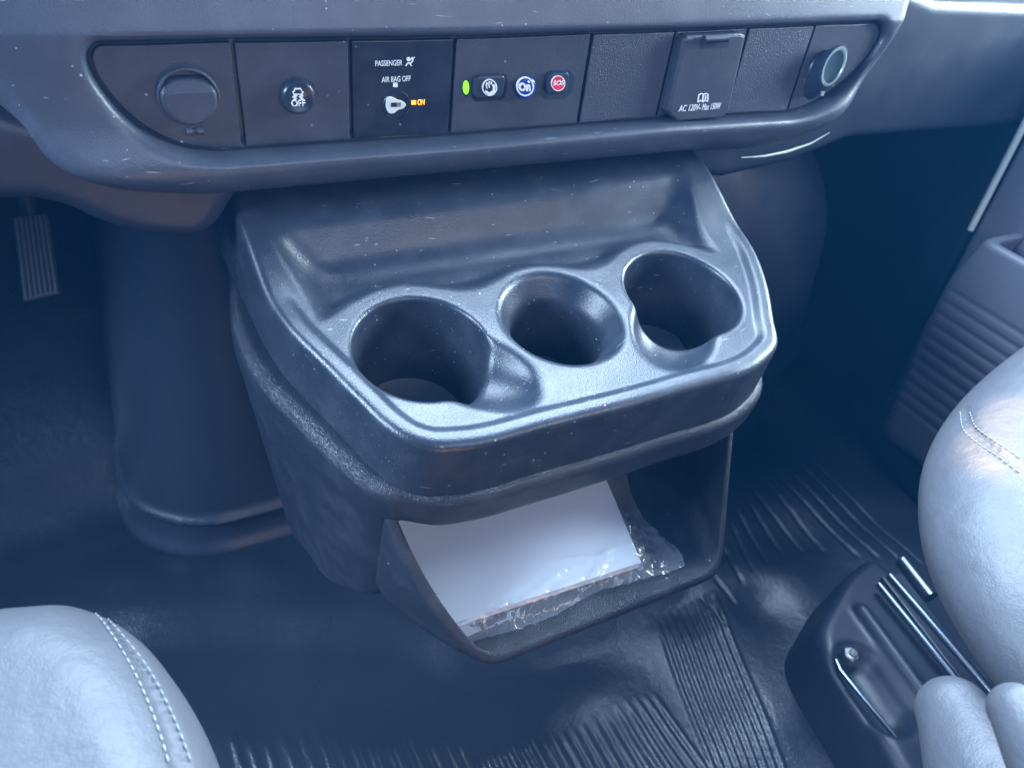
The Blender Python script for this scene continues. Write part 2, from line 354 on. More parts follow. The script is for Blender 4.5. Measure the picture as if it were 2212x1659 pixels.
# ------------------------------------------------------------------ console
cc = empty('center_console', tuple(loc2w((0, 0, -.3))), 'black plastic centre console with three cup holders above an open storage bin', 'centre console')
TRAY = spline([(-.141, -.0625), (-.129, -.0725), (-.112, -.0775), (-.05, -.0795), (.05, -.079), (.125, -.073), (.150, -.060), (.163, -.040), (.185, -.005), (.205, .041), (.211, .073), (.213, .1), (.213, .14), (.21, .19), (.1, .2), (-.1, .2), (-.19, .19), (-.190, .14), (-.188, .10), (-.186, .072), (-.180, .04), (-.168, .005), (-.156, -.03), (-.149, -.049)])
HOL = [(-.1035, .005, .0468), (.0025, .0066, .0458), (.1108, .008, .0475)]
SCAL = [(-.1035, .005, .0630), (.0025, .0066, .0590), (.1108, .008, .0635)]
def f_tray(X, Y, Z):
    d2 = polysd(TRAY, X[:, :, 0], Y[:, :, 0])[:, :, None]
    rim = .004+.019*sst(.06, .145, Y)
    inner = sst(.0085, .0165, -d2)*(1-sst(.03, .09, Y))
    top = rim-.0036*inner
    wall = d2+.05*Z-.0015
    s = rext(wall, Z-top, .0055)
    s = smax(smax(s, -(Z+.046), .003), Z-.030, .004)
    # pocket behind the cup deck
    ped = np.sqrt((X-SCAL[0][0])**2+(Y-SCAL[0][1])**2)-SCAL[0][2]
    for q in SCAL[1:]: ped = smin(ped, np.sqrt((X-q[0])**2+(Y-q[1])**2)-q[2], .035)
    ped = smin(ped, Y-.045, .02)
    c = .92; sn = .39
    pl = (-(X+.1730)*c-(Z-.01)*sn)                      # left wall, leaning out
    pr = ((X-.196)*c-(Z-.01)*sn)
    pb = ((Y-.096)*.745-(Z+.0105)*.667)                  # back wall
    pf = -(ped+.0)*.86-(Z)*.5-.0005
    pl = smax(pl, -(X+.1475)*.72-(Z+.0105)*.69, .012); pr = smax(pr, (X-.158)*.74-(Z+.0105)*.67, .012)
    pk = smax(smax(pl, pr, .02), pb, .013); pk = smax(pk, -(Z+.0105), .010); pk = smax(pk, pf, .006)
    s = smax(s, -pk, .005)
    # cup shells below the deck, then the wells
    for i, (u, v, r) in enumerate(HOL):
        rr = np.sqrt((X-u)**2+(Y-v)**2)
        s = np.minimum(s, np.maximum(np.maximum(rr-r-.002, Z+.02), -(Z+.082)))
    for i, (u, v, r) in enumerate(HOL):
        rr = np.sqrt((X-u)**2+(Y-v)**2)
        if i == 1:
            cone = (rr-(.0450+.64*Z))*.84; cyl = rr-.0335+.03*(Z+.03)*-1*0
            well = smin(np.maximum(cone, -(Z+.034)), np.maximum(cyl, -(Z+.074)), .003)
        else:
            well = np.maximum((rr-(r-.0015)-.10*np.minimum(Z, 0)), -(Z+.074))
        s = smax(s, -well, .0038)
    for (cx0, cy0), (ax, ay), la, lp in (((-.082, -.0184), (.707, -.707), .052, .031), ((.0817, -.0228), (-.67, -.74), .046, .031)):
        A_ = (X-cx0)*ax+(Y-cy0)*ay; P_ = (X-cx0)*-ay+(Y-cy0)*ax
        e = np.sqrt((A_/la)**2+(P_/lp)**2+((Z-.008)/.027)**2)-1
        s = smax(s, -e*.026, .005)                    # finger scoops beside the outer wells
    return s
sdf_obj('cup_holder_tray', f_tray, (-.214, -.096, -.088), (.256, .2, .068), .00125, M_tray, cc, True)
for (u, v, r), rl in zip(HOL, (.0385, .0325, .039)):
    bm = lathe([(1e-5, 0), (rl-.003, 0), (rl-.001, .0009), (rl, .0004), (rl, -.001)], loc2w((u, v, -.0728)), E3, E1)
    bm_obj('cup_liner', bm, M_liner, cc)

BODY = spline([(-.136, -.0735), (-.119, -.0825), (-.10, -.086), (-.05, -.0875), (.05, -.086), (.125, -.081), (.156, -.067), (.174, -.045), (.193, -.010), (.214, .04), (.228, .1), (.232, .15), (.225, .2), (0, .2), (-.183, .2), (-.194, .15), (-.203, .10), (-.202, .07), (-.197, .04), (-.184, .003), (-.169, -.036), (-.155, -.061)])
def f_body(X, Y, Z):
    d2 = polysd(BODY, X[:, :, 0], Y[:, :, 0])[:, :, None]
    taper = (.02+.11*sst(-.04, .05, Y))*np.maximum(0, -.075-Z)
    d = d2+taper
    top = Z+.0435
    s = rext(d-.0015, top, .0085)
    skirt = smax(X+.148, -(Z+.19-.78*(-(Y+.075))*-1*-1), .01)
    cut = -(Z+.176+.88*(Y+.075))            # bottom edge runs lower to the back
    left = smax(smax(X+.143, cut*.75, .004), s, .006)
    cap = smax(s, -(Z+.079), .012)
    hol = np.maximum(d2+.017, -(Z+.2))
    cap = np.maximum(cap, -(hol))
    back = np.maximum(np.maximum(np.maximum(s, -(Z+.30)), -(Y-.09)), -(X+.2))
    back = np.maximum(back, X-.10)
    out = smin(cap, left, .004); return np.minimum(out, back)
sdf_obj('console_body', f_body, (-.232, -.102, -.42), (.25, .21, -.03), .0019, M_body, cc, True)

def f_bin(X, Y, Z):
    t = np.clip((-.07-Y)/.077, -.5, 1.3)
    xl = -.150+.050*(.5*np.maximum(t, 0)+.5*np.maximum(t, 0)**2); xr = .141-.022*t
    fl = -Z*0
    wl_ = (xl-X)*.9; wr = (X-xr)*.96
    wr = wr+.0; wl_ = wl_
    bot = -(Z+.178)
    o2 = smax(smax(wl_, wr, .006), bot, .022)
    s = smax(o2, Y-.10, .01)
    open_ = ((-(Y+.147))*.79+(Z+.1695)*.62)*1.0       # plane of the opening
    lipf = -(Y+.1485)
    s = smax(smax(s, -((Y+.147)*.79-(Z+.1695)*.62), .004), lipf, .002)
    i2 = smax(smax((xl+.0085-X)*.9, (X-xr+.0058)*.96, .012), -(Z+.1675), .016); i2 = np.maximum(i2, Y-.09)
    s = smax(s, -i2, .0025)
    return np.maximum(s, Z+.068)
sdf_obj('storage_bin', f_bin, (-.165, -.158, -.188), (.155, .108, -.060), .0013, M_bin, cc, True)

# booklet in its bag
bk = np.array([(-.124, -.020), (.062, -.039), (.048, -.122), (-.112, -.116)])
o = prism('white_booklet', [loc2w((*p, -.1655)) for p in bk], tuple(E3*.0095), M_paper, None, .0012)
tag(o, 'blank white booklet lying in the open storage bin under the cup holders', 'booklet')
nu, nv = 84, 54; U, V_ = np.meshgrid(np.linspace(0, 1, nu), np.linspace(0, 1, nv), indexing='ij')
jit = rng.normal(0, 1, (3, nu, nv))
bx = -.126+U*.208+.006*np.sin(V_*9+1)*U; by = -.1325+V_*.135+.0025*np.sin(U*11+1)*(1-V_)
_t = np.clip((-.07-by)/.077, 0, 1.3); bx = np.maximum(bx, -.150+.050*(.5*_t+.5*_t**2)+.012)
d_in = polysd(bk, bx, by); _j = .0012*sst(-.012, .004, d_in)*sst(0, .1, V_)*sst(1, .93, U); bx = bx+_j*jit[0]; by = by+_j*jit[1]; d_in = polysd(bk, bx, by)
big = .5+.5*np.sin(U*17+3*np.sin(V_*7)+V_*9)*np.sin(V_*15-U*6+1)
amp = np.where(d_in > 0, 1.0, .42*sst(-.040, -.004, d_in))*sst(.05, .25, U)*(.08+.92*sst(.8, .25, V_))
zb = -.1556-np.clip(d_in*.8, 0, .0088)+amp*(.0042*big*sst(-.03, .01, d_in)+.0013*jit[2]*(.4+big))
for fu, fv, fa, fw, fh_ in ((.45, .16, .35, .022, .0032), (.58, .22, -.5, .016, .0040), (.66, .12, 1.1, .018, .0034), (.34, .20, .15, .03, .0022), (.75, .2, .2, .02, .0030), (.52, .10, .05, .03, .0028)):
    q = (V_-fv)-(U-fu)*fa; zb = zb+fh_*np.maximum(0, 1-np.abs(q)/(fw*1.6))*np.exp(-((U-fu)/.11)**2)
zb = np.where(d_in < 0, np.maximum(zb, -.1554), zb)
Vb = loc2w(np.stack([bx, by, np.maximum(zb, -.1668)], -1).reshape(-1, 3)); ii = np.arange(nu*nv).reshape(nu, nv)
Q = np.stack([ii[:-1, :-1], ii[1:, :-1], ii[1:, 1:], ii[:-1, 1:]], -1).reshape(-1, 4)
m = bpy.data.materials.new('clear_film'); m.use_nodes = True; nt = m.node_tree; nt.nodes.remove(nt.nodes['Principled BSDF'])
tr = nt.nodes.new('ShaderNodeBsdfTransparent'); tr.inputs[0].default_value = (.93, .95, .97, 1); gl = nt.nodes.new('ShaderNodeBsdfGlossy'); gl.inputs['Roughness'].default_value = .22
fr0 = nt.nodes.new('ShaderNodeLayerWeight'); fr0.inputs[0].default_value = .5; fr = nt.nodes.new('ShaderNodeMath'); fr.operation = 'POWER'; fr.inputs[1].default_value = 3; nt.links.new(fr0.outputs['Facing'], fr.inputs[0]); mx = nt.nodes.new('ShaderNodeMixShader')
ml = nt.nodes.new('ShaderNodeMath'); ml.operation = 'MULTIPLY_ADD'; ml.inputs[1].default_value = .6; ml.inputs[2].default_value = .06; ml.use_clamp = True
nt.links.new(fr.outputs[0], ml.inputs[0]); nt.links.new(ml.outputs[0], mx.inputs[0]); nt.links.new(tr.outputs[0], mx.inputs[1]); nt.links.new(gl.outputs[0], mx.inputs[2]); df = nt.nodes.new('ShaderNodeBsdfDiffuse'); df.inputs[0].default_value = (.7, .74, .8, 1); m2 = nt.nodes.new('ShaderNodeMixShader'); m2.inputs[0].default_value = .12
nt.links.new(mx.outputs[0], m2.inputs[1]); nt.links.new(df.outputs[0], m2.inputs[2]); nt.links.new(m2.outputs[0], nt.nodes['Material Output'].inputs[0])
o = link('plastic_bag', mesh_np('plastic_bag', Vb, Q), m, None, False); tag(o, 'clear crumpled plastic bag wrapped round the white booklet in the bin', 'plastic bag')

# ------------------------------------------------------------------ dashboard
db = empty('dashboard', (.33, .55, .52), 'blue-grey plastic lower dashboard with a recessed row of switches', 'dashboard')
def pxz(pts, y): return np.array([at(*p, y=y)[[0, 2]] for p in pts])
YS = .500
STRIP_PX = [(232, 97), (500, 91), (1000, 83), (1500, 66), (1860, 51), (1893, 53), (1899, 70), (1886, 100), (1850, 148), (1795, 195), (1735, 229), (1690, 240), (1420, 252), (1000, 287), (762, 302), (527, 318), (450, 320), (382, 308), (325, 282), (272, 242), (228, 192), (202, 148), (196, 118), (206, 101)]
def dense(pts, n=6):            # polyline smoothing only lightly: short segments are splined, long ones kept straight
    P = np.array(pts, float); out = []
    for i in range(len(P)):
        a, b = P[i], P[(i+1) % len(P)]; out.append(a)
        if np.linalg.norm(b-a) > 150:
            out += [a+(b-a)*.08, a+(b-a)*.92]
    return spline(out, n)
STRIP = pxz(dense(STRIP_PX), YS)
BEZ_PX = [(0, 268), (60, 335), (150, 397), (250, 430), (350, 442), (490, 446), (700, 426), (1100, 386), (1500, 347), (1640, 341), (1720, 326), (1790, 291), (1835, 250), (1885, 195), (1960, 98), (2012, 5), (2040, -60), (2050, -140), (1000, -140), (0, -140), (-1300, -140), (-1300, 20), (-420, 50), (-160, 140)]
BEZ = pxz(dense(BEZ_PX), .484)
def f_bezel(X, Y, Z):
    dB = polysd(BEZ, X[:, 0, :], Z[:, 0, :])[:, None, :]; dS = polysd(STRIP, X[:, 0, :], Z[:, 0, :])[:, None, :]
    yf = .4925+.30*np.maximum(0, Z-.612)-.010*np.exp(-((Z-.535)/.02)**2)+np.minimum(1.2*np.maximum(0, .03-X)**2, .035)
    fr_ = yf-Y
    s = rext(dB, fr_*.97, .017)
    s = smax(s, Y-.56, .004)
    rec = smax(dS-.0022, -(.5045-Y)*-1*-1, .001)
    rec = np.maximum(dS-.0022, Y-.5045)
    return smax(s, -rec, .0075)
sdf_obj('bezel', f_bezel, (-.46, .470, .485), (.72, .565, .69), .00165, M_bezel, db)
# lower panels and the far right of the dash
P = pxz(dense([(-1300, 60), (-300, 150), (300, 330), (520, 400), (497, 450), (455, 506), (330, 514), (250, 497), (200, 478), (150, 455), (60, 438), (-150, 440), (-1300, 470)]), .500)
def f_low(X, Y, Z):
    d = polysd(P, X[:, 0, :], Z[:, 0, :])[:, None, :]; return rext(d, np.abs(Y-.56)-.062, .012)
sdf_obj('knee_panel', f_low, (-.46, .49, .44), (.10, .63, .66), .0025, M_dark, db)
P2 = pxz([(1400, -40), (1950, -30), (2025, 3), (2330, 16), (2330, 262), (2212, 268), (1830, 300), (1700, 352), (1560, 385), (1480, 380)], .545)
def f_gl(X, Y, Z):
    d = polysd(P2, X[:, 0, :], Z[:, 0, :])[:, None, :]; return rext(d, np.abs(Y-.60)-.058+.12*np.maximum(0, .56-Z)*0, .010)
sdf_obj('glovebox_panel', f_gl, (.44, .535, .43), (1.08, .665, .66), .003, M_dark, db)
slab('dash_core', [(-1.3, .60, .50), (1.9, .60, .52), (1.9, .60, .72), (-1.3, .60, .72)], (0, .62, 0), M_deep, db)
bm_obj('painted_edge_glint', tube([at(*p, y=.505) for p in [(1602, 341), (1650, 338), (1700, 328), (1750, 311), (1792, 287)]], [.0004, .0011, .0013, .001, .0004], 8), flat('pale_glint_paint', (.5, .58, .5), .5), db)  # thin pale tube added as a painted highlight along the bezel's lower right edge
# switch plates
cuts = [(500, 90, 527, 317), (752, 90, 762, 300), (979, 83, 974, 287), (1277, 75, 1250, 262), (1455, 67, 1421, 250), (1610, 62, 1572, 240), (1757, 57, 1701, 240)]
cx_ = [np.mean([at(a, b, y=YS)[0], at(c, d, y=YS)[0]]) for a, b, c, d in cuts]
edges = [-.5]+cx_+[2.]
mats = [M_plate, M_plate, M_plate_gl, M_plate, M_blank, M_plate, M_blank, M_plate]
for i in range(8):
    q = clip_poly(STRIP, 0, edges[i]+.0007, edges[i+1]-.0007)
    c = q.mean(0); q = np.array([c+(p-c)*(1-.0008/np.linalg.norm(p-c)) for p in q])
    keep = [q[0]]
    for p in q[1:]:
        if np.linalg.norm(p-keep[-1]) > .0006: keep.append(p)
    if np.linalg.norm(keep[0]-keep[-1]) < .0006: keep.pop()
    prism('switch_plate', [(p[0], YS-.0005 if mats[i] is not M_blank else YS-.0009, p[1]) for p in keep], (0, .004, 0), mats[i], db, .0006, 2)
def dp(px, py, y=YS): return Vector(at(px, py, y=y))
def text(body, px, py, h_px, m, parent, y, align='LEFT', sx=.72, name='lettering', end=None, bold=.0):
    """lettering on the dash: baseline start px,py ; end: baseline end pixel"""
    cu = bpy.data.curves.new('t', 'FONT'); cu.body = body; cu.size = 1; cu.extrude = 0; cu.offset = bold
    ob = bpy.data.objects.new('t', cu); COL.objects.link(ob); bpy.context.view_layer.update()
    me = bpy.data.meshes.new_from_object(ob.evaluated_get(bpy.context.evaluated_depsgraph_get())); bpy.data.objects.remove(ob)
    n = len(me.vertices); V = np.zeros(n*3); me.vertices.foreach_get('co', V); V = V.reshape(-1, 3)
    x0, x1, y0, y1 = V[:, 0].min(), V[:, 0].max(), V[:, 1].min(), V[:, 1].max()
    A = np.array(dp(px, py, y)); B = np.array(dp(*end, y)); hh = abs(dp(px, py-h_px, y)[2]-A[2]); hh = h_px*np.linalg.norm(np.array(dp(px, py, y))-np.array(dp(px, py-20, y)))/20
    ex = (B-A); t = (V[:, 0]-x0)/(x1-x0); g = (V[:, 1]-0)/.70
    Pn = A[None]+ex[None]*t[:, None]+np.array([0, 0, 1.])[None]*(g*hh)[:, None]
    me.vertices.foreach_set('co', Pn.ravel().astype(np.float32)); me.update()
    o = link(name, me, m, parent, False)
    sol = None
    bm = bmesh.new(); bm.from_mesh(me); r = bmesh.ops.extrude_face_region(bm, geom=list(bm.faces)); vs = [v for v in r['geom'] if isinstance(v, bmesh.types.BMVert)]
    bmesh.ops.translate(bm, verts=vs, vec=(0, .0004, 0)); bmesh.ops.recalc_face_normals(bm, faces=bm.faces); bm.to_mesh(me); bm.free()
    return o
def icon(strokes, y, m, parent, name='symbol', th=.0003):
    """strokes: ('l', [(px,py)...], width_px) lines or ('p', [...]) filled outlines or ('c',(px,py),r_px)"""
    bm = bmesh.new(); k = 0
    def face(pts):
        nonlocal k
        yy = y-k*.00003; k += 1
        a = [bm.verts.new(dp(*p, yy)) for p in pts]; b = [bm.verts.new(dp(*p, yy)+Vector((0, th+.001, 0))) for p in pts]
        try: bm.faces.new(a); bm.faces.new(b[::-1])
        except ValueError: return
        for i in range(len(a)): bm.faces.new((a[i-1], a[i], b[i], b[i-1]))
    for s in strokes:
        if s[0] == 'p': face(s[1])
        elif s[0] == 'c':
            rx, ry = s[2] if hasattr(s[2], '__len__') else (s[2], s[2])
            face([(s[1][0]+rx*math.cos(t), s[1][1]+ry*math.sin(t)) for t in np.linspace(0, 2*math.pi, 24, endpoint=False)])
        else:
            P_ = [np.array(p, float) for p in s[1]]; w_ = s[2]/2
            for a, b in zip(P_, P_[1:]):
                d = (b-a)/max(np.linalg.norm(b-a), 1e-6); n = np.array([-d[1], d[0]])*w_; d = d*w_*.5
                face([a-d+n, b+d+n, b+d-n, a-d-n])
    return bm_obj(name, bm, m, parent, False)
def circ(c, rx, ry=None, a0=0, a1=2*math.pi, n=20, rot=0):
    ry = ry or rx; o = []
    for t in np.linspace(a0, a1, n):
        x, y = rx*math.cos(t), ry*math.sin(t); o.append((c[0]+x*math.cos(rot)-y*math.sin(rot), c[1]+x*math.sin(rot)+y*math.cos(rot)))
    return o
def mpp(px, py, y=YS): return (dp(px+10, py, y)-dp(px-10, py, y)).length/20, (dp(px, py+10, y)-dp(px, py-10, y)).length/20
def rr_box(px, py, wpx, hpx, y, depth, rad, m, parent, name, bev=.0015):
    c = dp(px, py, y); sx, sz = mpp(px, py, y); a, b = wpx*sx/2, hpx*sz/2; pts = []
    for qx, qz, t0 in ((1, 1, 0), (-1, 1, 90), (-1, -1, 180), (1, -1, 270)):
        for t in range(0, 91, 15):
            tt = R(t0+t); pts.append((c.x+qx*(a-rad)+rad*math.cos(tt), y, c.z+qz*(b-rad)+rad*math.sin(tt)))
    return prism(name, pts, (0, depth, 0), m, parent, bev, 3)
NY = (0, -1, 0); UZ = (0, 0, 1)
# left power outlet with round cap
sx, sz = mpp(405, 207); rad = .0158
c = dp(406, 208, YS)
def f_cap(X, Y, Z):
    x, y, z = X-c.x, Y-c.y, Z-c.z; rr = np.sqrt(x*x+z*z)
    ring = smax(np.abs(rr-.0168)-.0009, -y-.0050, .001); ring = np.maximum(ring, y-.001); ring = np.maximum(ring, .0-(z+.002))
    cap = rr-rad; cap = smax(cap, z-.0128, .004)
    dish = -y-.0070-.05*(z)*-1+.0*z; cap = smax(cap, dish+.45*np.maximum(0, z-.004), .003); cap = np.maximum(cap, y-.001)
    return np.minimum(cap, ring)
oc = sdf_obj('outlet_cap', f_cap, (c.x-.02, c.y-.012, c.z-.019), (c.x+.02, c.y+.003, c.z+.021), .00045, M_plate, db)
oc['label'] = 'round hinged power outlet cap, left end of the switch row'
bm = bmesh.new()
for dx in (-.0032, .0032): tube([dp(420, 282)+Vector((dx-.0018, -.0012, 0)), dp(420, 282)+Vector((dx+.0018, -.0012, 0))], .0024, 12, bm)
tube([dp(420, 282)+Vector((-.003, -.0006, 0)), dp(420, 282)+Vector((.003, -.0006, 0))], .0016, 10, bm)
bm_obj('hinge', bm, M_bezel, oc)
# traction button
c = dp(642, 206, YS); b_ = bm_obj('traction_button', lathe([(.0120, -.003), (.0120, -.0004), (.0118, .0006)], c, NY, UZ), M_gap, db)
bt = bm_obj('traction_button', lathe([(.0111, -.002), (.0109, .003), (.0103, .0048), (.0094, .0056), (.0080, .0054), (.0055, .0042), (0, .0037)], c, NY, UZ), M_btn, db); bt['label'] = 'round push button with skidding car symbol and OFF'
yb = YS-.0060
text('OFF', 630, 231, 14, M_white, bt, yb, end=(660, 230), bold=.012)
icon([('l', [(635, 205), (633, 200), (636, 198), (638, 193), (650, 193), (652, 198), (655, 200), (653, 205), (635, 205)], 1.8), ('l', [(637, 205), (637, 210)], 3), ('l', [(651, 205), (651, 210)], 3),
      ('l', [(642, 208), (633, 211), (641, 214), (634, 218)], 2), ('l', [(655, 208), (647, 211), (655, 214), (648, 218)], 2)], yb, M_white, bt)
# passenger air bag switch
ya = YS-.0011
text('PASSENGER', 811, 144, 12, M_white, db, ya, end=(869, 142), bold=.0)
text('AIR BAG OFF', 825, 179, 12, M_white, db, ya, end=(887, 176), bold=.0)
icon([('c', (883, 129), (4.5, 4.5)), ('l', [(877, 143), (882, 137), (887, 138), (892, 132)], 2.4), ('l', [(885, 138), (889, 143)], 2.4), ('c', (891, 128), (2.4, 3.4)), ('l', [(891, 127), (896, 125)], 1.3), ('p', [(850, 180), (859, 180), (859, 189), (850, 189)])], ya, M_white, db, 'air_bag_symbol')
icon([('p', [(889, 218), (899, 218), (899, 227), (889, 227)])], ya, M_amber, db, 'indicator_lamp')
text('ON', 902, 228, 12, M_amber, db, ya, end=(917, 227), bold=.01)
c = dp(856, 227, YS)
lk = bm_obj('key_lock', lathe([(.0098, -.001), (.0098, .0006), (.0093, .0011), (.0090, .0006), (.0088, -.0012), (0, -.0012)], c, NY, UZ), M_plate_gl, db)
kn = prism('key_slot', [tuple(dp(*p, YS-.0016)) for p in spline([(836, 212), (846, 210), (858, 216), (872, 221), (877, 227), (873, 234), (860, 239), (850, 246), (840, 245), (835, 236), (834, 222)], 4)], (0, .003, 0), flat('key_cylinder_white', (.68, .72, .68), .35), lk, .0004)
icon([('p', [(845, 223), (866, 222), (866, 231), (845, 232)])], YS-.0019, M_gap, lk, 'slot')
icon([('p', [(856, 222.5), (866, 222), (866, 231), (858, 231)])], YS-.0021, flat('slot_metal', (.30, .32, .32), .3, 0, .6), lk, 'slot')
# button group
icon([('c', (1007, 191), (8, 18))], YS-.0008, M_gap, db, 'indicator_lamp')
icon([('c', (1007, 190), (6.5, 15))], YS-.0014, M_green, db, 'indicator_lamp')
rr_box(1058, 190, 74, 58, YS-.0006, .0006, .005, M_gap, db, 'button_gap', 0.0001)
b1 = rr_box(1058, 189, 66, 50, YS-.0042, .005, .0045, M_btn, db, 'heated_seat_button', .0018); b1['label'] = 'rectangular dark button with a reclining figure symbol'
yb = YS-.0045
def ring(c, rx, ry, w_): return ('l', circ(c, rx, ry, n=28), w_)
icon([ring((1058, 190), 15, 17, 2.2), ('l', [(1050, 199), (1058, 204), (1067, 199), (1068, 190)], 4.5), ('c', (1067, 186), 3), ('l', [(1053, 180), (1051, 186), (1053, 192)], 1.8), ('l', [(1058, 178), (1056, 184), (1058, 190)], 1.8), ('l', [(1063, 178), (1061, 183)], 1.8)], yb, M_white, b1)
c = dp(1133, 188, YS)
bm_obj('button_gap', lathe([(.0087, -.002), (.0087, .0004), (.0075, .0006)], c, NY, UZ), M_gap, db)
b2 = bm_obj('blue_button', lathe([(.0078, -.001), (.0077, .003), (.0071, .0040), (.0062, .0043), (0, .0043)], c, NY, UZ), M_blue, db)
yb = YS-.0046
icon([ring((1135, 188), 17.5, 19.5, 2.8), ('l', circ((1129, 189), 6, 7, n=18), 3.6), ('l', [(1139, 197), (1139, 186), (1144, 186), (1145, 197)], 3.2), ('c', (1143, 178), 2.2)], yb, M_white, b2)
rr_box(1205, 184, 70, 62, YS-.0006, .0005, .008, M_btn, db, 'button_recess', 0.0001)
b3 = rr_box(1206, 181, 46, 46, YS-.0042, .005, .004, M_btn, db, 'emergency_button', .0016)
icon([('c', (1206, 181), (14.5, 16))], YS-.0044, M_red, b3, 'red_disc'); icon([ring((1206, 181), 14.5, 16, 1.6)], YS-.0045, M_white, b3, 'ring')
text('SOS', 1195, 186, 10, M_white, b3, YS-.00615, end=(1218, 184), bold=.012)
# AC outlet flap
FP = [(1476, 84), (1484, 78), (1598, 72), (1608, 76), (1608, 84), (1574, 236), (1562, 254), (1462, 262), (1447, 250), (1441, 240)]
fp = pxz(FP, YS-.008)
flp = prism('outlet_flap', [(p[0], YS-.0095, p[1]) for p in fp], (0, .0095, 0), M_plate, db, .0022, 3)
flp['label'] = 'tall hinged outlet flap marked AC 120V'
yf_ = YS-.0100
hg = [at(*p, y=YS-.0115) for p in [(1520, 86), (1571, 83)]]
bm_obj('hinge', tube(hg, .0030, 12), M_dark, flp)
icon([('p', [(1516, 84), (1576, 81), (1573, 103), (1513, 106)])], yf_+.0002, M_dark, flp, 'hinge_notch')
icon([('c', (1483, 93), (2.6, 2.6))], yf_+.0002, M_gap, flp, 'screw_hole')
text('AC 120V', 1466, 242, 13, M_white, flp, yf_, end=(1509, 239), bold=.0)
text('Max 150W', 1516, 239, 13, M_white, flp, yf_, end=(1555, 236), bold=.0)
icon([('c', (1512, 235), 1.6), ('l', [(1508, 221), (1510, 206), (1516, 203), (1520, 205), (1526, 203), (1530, 205), (1529, 220), (1524, 218), (1518, 221), (1514, 218), (1508, 221)], 2), ('l', [(1520, 205), (1518, 220)], 2), ('l', [(1525, 208), (1524, 216)], 2)], yf_, M_white, flp)
# right round socket
c = dp(1768, 163, YS)
sk = bm_obj('round_socket', lathe([(.0240, -.001), (.0215, .001), (.0196, .004), (.0193, .0150), (.0186, .0172), (.0170, .0176), (.0166, .0165)], c, Vector((.0, -1, .85)), UZ), M_btn, db); sk['label'] = 'protruding round power socket with a pale metal ring, right end of the switch row'
ax_ = Vector((.0, -1, .85)).normalized()
bm_obj('metal_ring', lathe([(.0170, .0158), (.0167, .0180), (.0146, .0182), (.0138, .0166)], c, ax_, UZ), M_chrome, sk)
bm_obj('socket_lens', lathe([(.0140, .0160), (.010, .0150), (0, .0148)], c, ax_, UZ), M_lens, sk)
bm_obj('latch_tab', tube([c+ax_*.014+Vector((.0, 0, -.0195)), c+ax_*.0145+Vector((.0005, 0, -.0235))], .0016, 8), M_chrome, sk)

# ------------------------------------------------------------------ seats
def march(fn, px, py, t0=.1):
    r = ray(px, py); r = r/np.linalg.norm(r); t = t0
    for _ in range(200):
        p = CAM+r*t; a = [np.array(v).reshape(1, 1, 1) for v in p]; d = float(np.asarray(fn(*a)).ravel()[0])
        if d < .0002: break
        t += max(d*.7, .0002)
        if t > 3: return None
    return p
def stitches(name, fn, px_pts, parent, step=.0052, ln=.0019, rad=.00045, lift=.0004):
    pts = spline(px_pts, 30, False); P_ = [p for p in (march(fn, *q) for q in pts) if p is not None]
    bm = bmesh.new(); acc = 0; P_ = np.array(P_); s = np.r_[0, np.cumsum(np.linalg.norm(np.diff(P_, axis=0), axis=1))]
    for d in np.arange(0, s[-1]-ln*2, step):
        a = np.array([np.interp(d, s, P_[:, k]) for k in range(3)]); b = np.array([np.interp(d+ln*2, s, P_[:, k]) for k in range(3)])
        n = (CAM-a); n /= np.linalg.norm(n); tube([a-n*.0003, a+(b-a)*.25+n*lift, a+(b-a)*.75+n*lift, b-n*.0003], [rad*.5, rad, rad, rad*.5], 6, bm)
    return bm_obj(name, bm, M_thread, parent)
def with_grooves(fn, paths, r=.0022, k=.004):
    segs = []
    for pp in paths:
        P_ = [p for p in (march(fn, *q) for q in spline(pp, 3, False)) if p is not None]; segs += list(zip(P_, P_[1:]))
    def g(X, Y, Z):
        s = fn(X, Y, Z)
        for a, b in segs:
            if np.linalg.norm(np.array(b)-a) < 1e-5 or np.linalg.norm(np.array(b)-a) > .08: continue
            s = smax(s, -seg(X, Y, Z, a, b, r), k)
        return s
    return g
DS = spline([at(*p, z=.385)[:2] for p in [(-60, 1345), (0, 1312), (80, 1301), (165, 1299), (225, 1316), (300, 1362), (375, 1450), (440, 1560), (478, 1660), (500, 1800), (480, 2100)]]+[np.array([-.05, -.08]), np.array([-.35, -.08]), np.array([-.40, .1]), np.array([-.38, .26])], 6)
def f_ds(X, Y, Z):
    d = polysd(DS, X.reshape(X.shape[0], -1)[:, :1]*np.ones((1, Y.shape[1])), Y.reshape(1, -1)*np.ones((X.shape[0], 1)))[:, :, None]
    a = d+.045; b = (Z-.412)+.045
    s = np.sqrt(np.maximum(a, 0)**2+np.maximum(b, 0)**2)+np.minimum(np.maximum(a, b), 0)-.045
    return smax(s, .30-Z, .02)
ds = empty('driver_seat', (-.2, .1, .3), 'light grey vinyl driver seat cushion corner with double stitched seam, lower left', 'seat')
gp = [[(190, 1303), (222, 1330), (262, 1372), (308, 1440), (350, 1530), (382, 1620), (395, 1665)]]
f_ds2 = with_grooves(f_ds, gp, .0018, .005)
sdf_obj('cushion', f_ds2, (-.36, -.04, .29), (.02, .32, .416), .0021, M_seat, ds)
stitches('stitching', f_ds, [(176, 1302), (210, 1328), (248, 1378), (285, 1440), (318, 1510), (348, 1590), (370, 1665)], ds)
stitches('stitching', f_ds, [(232, 1335), (272, 1380), (325, 1450), (367, 1530), (400, 1610), (420, 1665)], ds)

